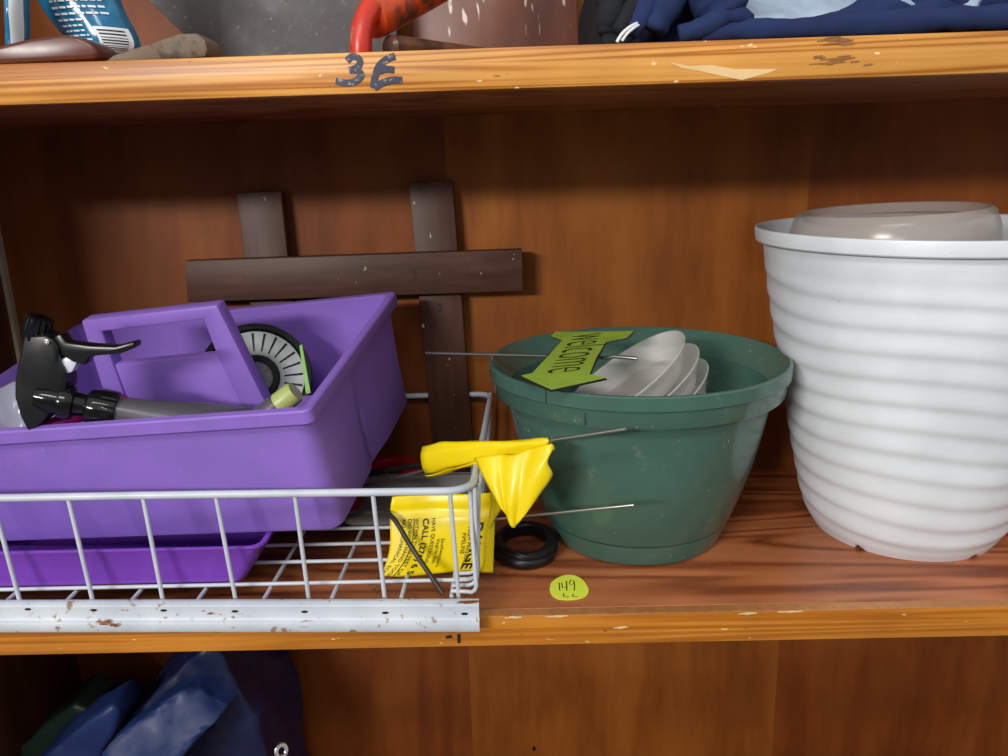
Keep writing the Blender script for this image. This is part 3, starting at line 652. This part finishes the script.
# --- black coil on the shelf
hc = empty('rubber_coil'); tag(hc, 'flat coil of black rubber strap on the shelf between basket and green pot', 'coil')
cx, cy = .0005, .1105
for i, (rx, ry, z, h) in enumerate(((.0255, .0345, .0060, .0058), (.0240, .0320, .0125, .0046))):
    pts = [(cx+.001*i+rx*math.cos(t*math.pi/24), cy-.002*i+ry*math.sin(t*math.pi/24), z+.0006*math.sin(t*math.pi/12+i)) for t in range(48)]
    tube('loop', pts, h, M_rubber, hc, 12, True)
tube('loose_end', curve([(-.026, .098, .0150), (-.012, .078, .0180), (.004, .070, .0150), (.016, .078, .0135)], 5), .0014, M_rubber, hc, 8)
settle(hc)
# --- price sticker
st = empty('price_sticker', (.0371, .0424, 0)); tag(st, 'round lime yellow price sticker on the lower shelf edge, handwritten 149', 'sticker')
SO = [(0.0207, 0.0407, 0.0004), (0.0223, 0.0499, 0.0004), (0.0279, 0.0583, 0.0004), (0.0342, 0.0629, 0.0004), (0.0403, 0.0635, 0.0004), (0.0461, 0.0601, 0.0004), (0.0506, 0.0521, 0.0004), (0.0531, 0.0411, 0.0004), (0.0529, 0.0345, 0.0004), (0.0502, 0.0274, 0.0004), (0.045, 0.0236, 0.0004), (0.0375, 0.0219, 0.0004), (0.0293, 0.0227, 0.0004), (0.0238, 0.0268, 0.0004), (0.0212, 0.0334, 0.0004)]
ch(prism('paper', curve([Vector(p) for p in SO+SO[:1]], 4)[:-1], (0, 0, .0004), M_lime), st)
SL = [[(0.0292, 0.0502), (0.0291, 0.0369)], [(0.0313, 0.0493), (0.0317, 0.0415), (0.0364, 0.043)], [(0.0355, 0.0525), (0.035, 0.0366)], [(0.0421, 0.0522), (0.0397, 0.0541), (0.0379, 0.0499), (0.0387, 0.0456), (0.0419, 0.0488)], [(0.0421, 0.0529), (0.042, 0.0455), (0.0411, 0.0364)], [(0.032, 0.0324), (0.0318, 0.0272), (0.0361, 0.0264)], [(0.0401, 0.0307), (0.0387, 0.0271), (0.0435, 0.0261)]]
ch(strokes('handwriting', SL, .0009, lambda x, y: (x, y, .00095), M_ink, None), st)

# ================================================================== UPPER SHELF
UZ = H+T
def pouch(name, left, right, bulge, m, label, nu=18, nv=16, wr=.003):
    """filled bag between two side curves"""
    root = empty(name); tag(root, label, 'bag')
    Lc, Rc = curve(left, 8), curve(right, 8)
    def side(s):
        def f(u, v):
            k = v*(len(Lc)-1); i = min(int(k), len(Lc)-2); t = k-i
            a, b = Lc[i].lerp(Lc[i+1], t), Rc[i].lerp(Rc[i+1], t); p = a.lerp(b, u)
            e = max(0, 1-(2*u-1)**2)**.6*max(0, math.sin(math.pi*min(1, .12+v*.9)))**.5
            w = Vector((p.x*40, p.z*40, s*3)); return p+Vector((0, s*bulge*e+wr*noise.noise(w)*e, 0))
        return f
    P = []; bm = bmesh.new()
    for s in (-1, 1):
        f = side(s); V = [[bm.verts.new(f(i/nu, j/nv)) for j in range(nv+1)] for i in range(nu+1)]
        for i in range(nu):
            for j in range(nv): bm.faces.new((V[i][j], V[i+1][j], V[i+1][j+1], V[i][j+1]))
    bmesh.ops.remove_doubles(bm, verts=bm.verts, dist=.0003)
    from_bm('film', bm, m, root, 180); return root, side(-1)
root, ff = pouch('foil_pouch', [(-0.3414, 0.105, 0.4364), (-0.3458, 0.105, 0.4483), (-0.3644, 0.105, 0.4771), (-0.3793, 0.105, 0.5233), (-0.3805, 0.105, 0.5573)], [(-0.3068, 0.105, 0.4338), (-0.29, 0.105, 0.4451), (-0.3004, 0.105, 0.4758), (-0.3066, 0.105, 0.5209), (-0.305, 0.105, 0.5548)], .020, M_teal, 'teal printed foil pouch with a barcode on the upper shelf')
bc = lambda x, y: Vector(ff(x, y))+Vector((0, -.0009, 0))
def patch(name, u0, u1, v0, v1, m, parent, off=.0007, n=6):
    o = grid(name, lambda u, v: Vector(ff(u0+(u1-u0)*u, v0+(v1-v0)*v))+Vector((0, -off, 0)), n, n, m, parent); return o
bcd = patch('barcode', .60, .96, .13, .36, M_print, root)
for k in range(9):
    v = .145+.0235*k; patch('bar', .64, .92, v, v+(.009 if k % 3 else .005), M_ink, bcd, .0013, 4)
random.seed(3)
for j in range(14):
    v = .06+.033*j; u = .10+.012*j
    while u < (.85 if v > .40 else .50):
        w = random.uniform(.03, .09); patch('printed_line', u, u+w, v+.02*(u-.3), v+.02*(u-.3)+.011, M_print, root, .0011, 2); u += w+.02
settle(root)
root, ff = pouch('foil_pouch', [(-0.3724, 0.06, 0.4309), (-0.3661, 0.06, 0.4526), (-0.363, 0.06, 0.4727), (-0.3585, 0.06, 0.5119), (-0.3565, 0.06, 0.5373)], [(-0.3576, 0.06, 0.4304), (-0.3521, 0.06, 0.4522), (-0.3492, 0.06, 0.4722), (-0.3428, 0.06, 0.5113), (-0.3395, 0.06, 0.5367)], .012, M_teal, 'narrow teal and white pouch edge at the far left of the upper shelf')
patch('pale_seam', .60, .97, .02, .95, M_print, root, .0006, 10); settle(root)
def raise_to(o, z):
    bpy.context.view_layer.update(); lo = min((o.matrix_world @ v.co).z for v in o.data.vertices); o.location.z += z-lo
g1 = prism('wooden_handle', [(-0.3843, 0.006, 0.4316), (-0.3427, 0.006, 0.4353), (-0.3216, 0.006, 0.439), (-0.301, 0.006, 0.4408), (-0.2891, 0.006, 0.4392), (-0.2816, 0.006, 0.4352), (-0.2778, 0.006, 0.4295), (-0.2793, 0.006, 0.4245), (-0.3039, 0.006, 0.424), (-0.345, 0.006, 0.4231), (-0.3861, 0.006, 0.4228)], (0, .034, 0), M_grip, None, .005, 3)
tag(g1, 'glossy reddish brown wooden handle at the left of the upper shelf front', 'handle')
g2 = prism('wooden_handle', [(-0.2765, 0.01, 0.4246), (-0.2696, 0.01, 0.4291), (-0.2428, 0.01, 0.4358), (-0.223, 0.01, 0.4411), (-0.2109, 0.01, 0.4411), (-0.2054, 0.01, 0.4365), (-0.2048, 0.01, 0.4302), (-0.2067, 0.01, 0.4256), (-0.2444, 0.01, 0.4245)], (0, .030, 0), M_gripg, None, .0022, 2)
tag(g2, 'weathered grey wooden handle beside the teal pouch on the upper shelf', 'handle')
for g in (g1, g2): raise_to(g, UZ+.0002)
PY = lambda x, z: (x, .215+(z-UZ)*.22, z)
ds = prism('sheet_panel', [PY(-.252, UZ+.0005), PY(-.345, .515), PY(-.43, .60), PY(-.43, .64), PY(-.104, .64), PY(-.104, .515), PY(-.1045, UZ+.0005)], (0, .006, .0012), M_slate, None, .001)
tag(ds, 'dark grey speckled sheet leaning at the back of the upper shelf', 'panel')
sbd = prism('scuffed_board', [(-.096, .262, UZ+.0005), (-.090, .285, .60), (.062, .285, .60), (.066, .262, UZ+.0005)], (0, .010, .001), M_scuffed, None, .001)
tag(sbd, 'reddish brown board with white scratches leaning behind the red tool', 'board')
rc = empty('pipe_tool'); tag(rc, 'rusty orange and red painted metal tool standing on the upper shelf', 'tool')
pb = [(-0.1047, 0.03, 0.4231), (-0.1042, 0.03, 0.4303), (-0.1031, 0.032, 0.4402), (-0.1004, 0.036, 0.4485), (-0.0967, 0.042, 0.4558)]
pb[0] = (pb[0][0], pb[0][1], UZ+.0003)
tube('leg', curve(pb, 5), .0078, M_redp, rc, 16)
h0, h1 = [(-0.0993, 0.046, 0.4487), (0.0498, 0.285, 0.5711)]
lathe('handle', [(0, -.002), (.010, -.0015), (.0135, .002), (.0142, .008), (.0142, (Vector(h1)-Vector(h0)).length-.004), (.012, (Vector(h1)-Vector(h0)).length), (0, (Vector(h1)-Vector(h0)).length)], M_rust, rc, 28, axis_matrix(h0, Vector(h1)-Vector(h0)))
settle(rc)
k0, k1 = [(-0.0888, 0.05, 0.4337), (-0.0009, 0.16, 0.4383)]
k0 = (k0[0], k0[1], UZ+.0092); k1 = (k1[0], k1[1], UZ+.0085)
tag(lathe('round_handle', [(0, 0), (.006, .0006), (.0085, .003), (.0088, .012), (.0086, .10), (.0080, .17), (.006, .172), (0, .172)], M_rod, None, 24, axis_matrix(k0, Vector(k1)-Vector(k0))), 'brown round wooden handle lying on the upper shelf right of the red tool', 'handle')
# clothes
def heap(name, x0, x1, y0, y1, hfun, m, label, nu=60, nv=30, z0=None, parent=None, thick=.004, wob=0):
    zz = UZ+.0005 if z0 is None else z0
    def f(u, v):
        x = x0+(x1-x0)*u; y = y0+(y1-y0)*v
        e = min(1, u/.06, (1-u)/.06, v/.10, (1-v)/.06); e = max(0, e)**.5
        h = e*hfun(x, y); q = Vector((x*34-h*30, h*26+y*12, 4)); return Vector((x+wob*.6*noise.noise(q+Vector((9, 2, 1))), max(y0, y+wob*(noise.noise(q)+.6*math.sin(95*x+130*h))*min(1, h/.012)), zz+thick+h))
    bm = bmesh.new(); V = [[bm.verts.new(f(i/nu, j/nv)) for j in range(nv+1)] for i in range(nu+1)]
    B = [[None]*(nv+1) for _ in range(nu+1)]
    for i in range(nu+1):
        for j in range(nv+1):
            c = V[i][j].co; B[i][j] = bm.verts.new((c.x, c.y, zz))
    for i in range(nu):
        for j in range(nv):
            bm.faces.new((V[i][j], V[i+1][j], V[i+1][j+1], V[i][j+1])); bm.faces.new((B[i][j+1], B[i+1][j+1], B[i+1][j], B[i][j]))
    for i in range(nu):
        bm.faces.new((V[i][0], B[i][0], B[i+1][0], V[i+1][0])); bm.faces.new((V[i+1][nv], B[i+1][nv], B[i][nv], V[i][nv]))
    for j in range(nv):
        bm.faces.new((V[0][j+1], B[0][j+1], B[0][j], V[0][j])); bm.faces.new((V[nu][j], B[nu][j], B[nu][j+1], V[nu][j+1]))
    o = from_bm(name, bm, m, parent, 180)
    if label: tag(o, label, 'clothing')
    return o
def navy_h(x, y):
    lft = math.exp(-((x-.128)/.036)**2); rgt = 1/(1+math.exp(-(x-.315)/.014)); mid = math.exp(-((x-.37)/.05)**2)
    rise = 1-math.exp(-max(0, y-.004)/.038)
    top = .020+.050*lft+.010*rgt+.020*mid
    f = .0125*math.sin(75*x-50*y+2.2*math.sin(28*y+18*x))+.010*noise.noise(Vector((x*26-y*10, y*14, 1)))+.004*noise.noise(Vector((x*60, y*40, 5)))
    crease = -.011*math.exp(-((x-.205-.55*y)/.007)**2)-.010*math.exp(-((x-.300+.8*y)/.008)**2)-.012*math.exp(-((x-.152-.5*y)/.006)**2)
    return max(.004, top*rise+(f+crease)*min(1, .25+y/.05))
def fold(pts, r, m, parent, seed=0, sq=1.0):
    """one soft fold of cloth: a fat tube, creased by noise"""
    P = curve(pts, 8); n = len(P); rr = [r*(.80+.28*math.sin(math.pi*i/(n-1))+.16*noise.noise(Vector((i*.35, seed, 0)))) for i in range(n)]
    bm = bmesh.new(); tube('', P, rr, None, None, 28, bm=bm)
    bm.normal_update()
    for v in bm.verts:
        c = v.co*55+Vector((seed*3.7, 0, 0)); d = 1-abs(noise.noise(c))*2
        v.co += v.normal*r*(.34*noise.noise(v.co*38+Vector((seed, 2, 1)))-.22*max(0, d-.55))
        v.co.z = max(v.co.z, UZ+.0006)
    return from_bm('fold', bm, m, parent, 180)
nv_ = empty('navy_garment'); tag(nv_, 'folded navy blue garment spread on the upper shelf', 'clothing')
heap('fabric', .100, .56, .036, .27, lambda x, y: .024+.034*math.exp(-((x-.135)/.03)**2)+.006*math.sin(60*x+40*y), M_navy, None, 90, 30, parent=nv_)
for k, (pp, r_) in enumerate(([[(.080, .012, .4285), (.089, .015, .440), (.098, .022, .455), (.104, .030, .476)], .0068], [[(.097, .014, .430), (.105, .016, .445), (.113, .023, .462), (.117, .032, .484)], .0100],
        [[(.147, .020, .436), (.142, .021, .447), (.134, .026, .463), (.129, .034, .484)], .0165], [[(.112, .009, .4280), (.128, .009, .4315), (.146, .011, .4390), (.160, .016, .4350)], .0064], [[(.128, .013, .4285), (.17, .011, .4285), (.22, .011, .4290), (.27, .012, .4305), (.32, .014, .4325), (.38, .014, .4300), (.46, .014, .4300)], .0078],
        [[(.222, .030, .433), (.25, .029, .440), (.285, .029, .4475), (.32, .031, .4475), (.36, .033, .4440), (.44, .033, .4450)], .0125], [[(.345, .020, .433), (.362, .022, .446), (.378, .030, .462)], .0135], [[(.262, .018, .431), (.282, .019, .437), (.300, .022, .4325)], .0080])):
    fold(pp, r_, M_navy, nv_, k)
settle(nv_)
bg = empty('black_garment'); tag(bg, 'black crumpled garment with white piping left of the navy clothes', 'clothing')
def black_h(x, y):
    e = min(1, max(0, (x-.062)/.012))**.5
    return max(.004, e*(.078*(1-math.exp(-max(0, y-.012)/.022))+.010*math.sin(95*x+50*y+2*math.sin(60*y))+.008*noise.noise(Vector((x*30, y*22, 8)))))
heap('fabric', .062, .0865, .012, .28, black_h, M_blk, None, 30, 70, parent=bg, wob=.006)
for k, (pp, r_) in enumerate(([[(.066, .020, .430), (.068, .022, .442), (.074, .028, .456), (.080, .036, .475)], .0085], [[(.072, .012, .429), (.080, .017, .441), (.088, .024, .452), (.094, .036, .462)], .0075], [[(.063, .030, .448), (.076, .030, .458), (.092, .038, .464)], .0090], [[(.066, .040, .470), (.080, .040, .478), (.096, .046, .482)], .0110])):
    fold(pp, r_, M_blk, bg, k+20)
tube('piping', curve([(0.0701, 0.002, 0.423), (0.0734, 0.002, 0.4279), (0.0789, 0.004, 0.4323), (0.0863, 0.01, 0.436)], 6), .0011, M_stripe, bg, 8)
tube('piping', curve([(0.0734, 0.002, 0.4236), (0.0767, 0.002, 0.4278), (0.0815, 0.004, 0.4316), (0.087, 0.01, 0.4348)], 6), .0009, M_stripe, bg, 8)
settle(bg)
lt = [(0.1543, 0.03, 0.4546), (0.1558, 0.02, 0.4378), (0.1748, 0.018, 0.4344), (0.2045, 0.016, 0.4313), (0.2277, 0.02, 0.4349), (0.2504, 0.026, 0.4421), (0.247, 0.07, 0.459), (0.2051, 0.075, 0.4639)]
def lfold(u, v):
    a = [Vector(p) for p in lt[:6]]; k = u*5; i = min(int(k), 4); low = a[i].lerp(a[i+1], k-i)
    top = Vector((low.x*.97+.004, .21, .505-.012*u)); p = low.lerp(top, v**.8)
    arch = .030*math.sin(math.pi*v)*(.8+.2*math.sin(u*9)); w = Vector((u*5, v*4, 2))
    return p+Vector((0, -.012*math.sin(math.pi*v)+.004*noise.noise(w), arch+.005*noise.noise(w*1.6)))
tag(grid('grey_garment', lfold, 44, 30, M_ltb, None, .006), 'pale blue-grey knitted garment draped on the left of the navy clothes', 'clothing')
l2 = [(0.2627, 0.016, 0.4486), (0.2753, 0.013, 0.4403), (0.2943, 0.01, 0.4325), (0.3054, 0.011, 0.4372), (0.3112, 0.014, 0.4461)]
def lf2(u, v):
    a = [Vector(p) for p in l2]; k = u*4; i = min(int(k), 3); low = a[i].lerp(a[i+1], k-i)
    p = low.lerp(Vector((low.x+.01, .20, .50)), v); return p+Vector((0, -.008*math.sin(math.pi*v), .022*math.sin(math.pi*v)+.004*noise.noise(Vector((u*4, v*4, 9)))))
tag(grid('grey_garment', lf2, 24, 20, M_ltb, None, .006), 'small fold of pale grey knit at the right end of the clothes', 'clothing')

# ================================================================== LOWER COMPARTMENT: TARPS
tp = empty('folded_tarp'); tag(tp, 'large folded blue tarp with a metal grommet below the basket', 'tarp')
o1 = [(-0.4286, 0.15, -0.2132), (-0.3799, 0.15, -0.1683), (-0.3496, 0.15, -0.1359), (-0.327, 0.15, -0.1201), (-0.3102, 0.15, -0.1251), (-0.301, 0.15, -0.17), (-0.2842, 0.15, -0.2064), (-0.2762, 0.15, -0.251), (-0.2765, 0.15, -0.2941)]
prism('bundle', o1+[(-.275, .15, -.4150), (-.470, .15, -.4150)], (0, .13, 0), M_tarpd, tp, .004, 2, 60, 5, .005, 30)
o2 = [(-0.4137, 0.085, -0.1894), (-0.3723, 0.11, -0.1644), (-0.3406, 0.135, -0.1512), (-0.3028, 0.132, -0.1756), (-0.3243, 0.105, -0.1915), (-0.3542, 0.085, -0.217)]
prism('folded_flap', o2+[(-.385, .075, -.30), (-.45, .07, -.30)], (.008, .03, .004), M_tarp, tp, .003, 2, 60, 5, .0045, 48)
lathe('grommet', [(.0042, 0), (.0075, 0), (.0085, .0008), (.0075, .0018), (.0045, .0018), (.0036, .0009)], M_screw, tp, 28, axis_matrix((-0.2582, 0.14, -0.2369), (.75, -.55, .3)), closed=True)
settle(tp)
o3 = [(-0.5028, 0.12, -0.2262), (-0.4568, 0.12, -0.1914), (-0.4149, 0.12, -0.1642), (-0.4067, 0.12, -0.176), (-0.4241, 0.12, -0.2098), (-0.4503, 0.12, -0.2455)]
tag(prism('folded_tarp', o3+[(-.44, .12, -.4195), (-.52, .12, -.4195)], (0, .05, 0), M_tarp, None, .005, 2, 60, 4, .004, 26), 'smaller blue tarp fold left of the large blue tarp', 'tarp')
o4 = [(-0.5783, 0.175, -0.2776), (-0.5313, 0.175, -0.2334), (-0.4908, 0.175, -0.2014), (-0.4707, 0.175, -0.2119), (-0.4841, 0.175, -0.2471)]
tag(prism('folded_tarp', o4+[(-.46, .175, -.4195), (-.545, .175, -.4195)], (0, .06, 0), M_tarpg, None, .005, 2, 60, 4, .004, 26), 'dark green tarp behind the blue tarps at far left', 'tarp')
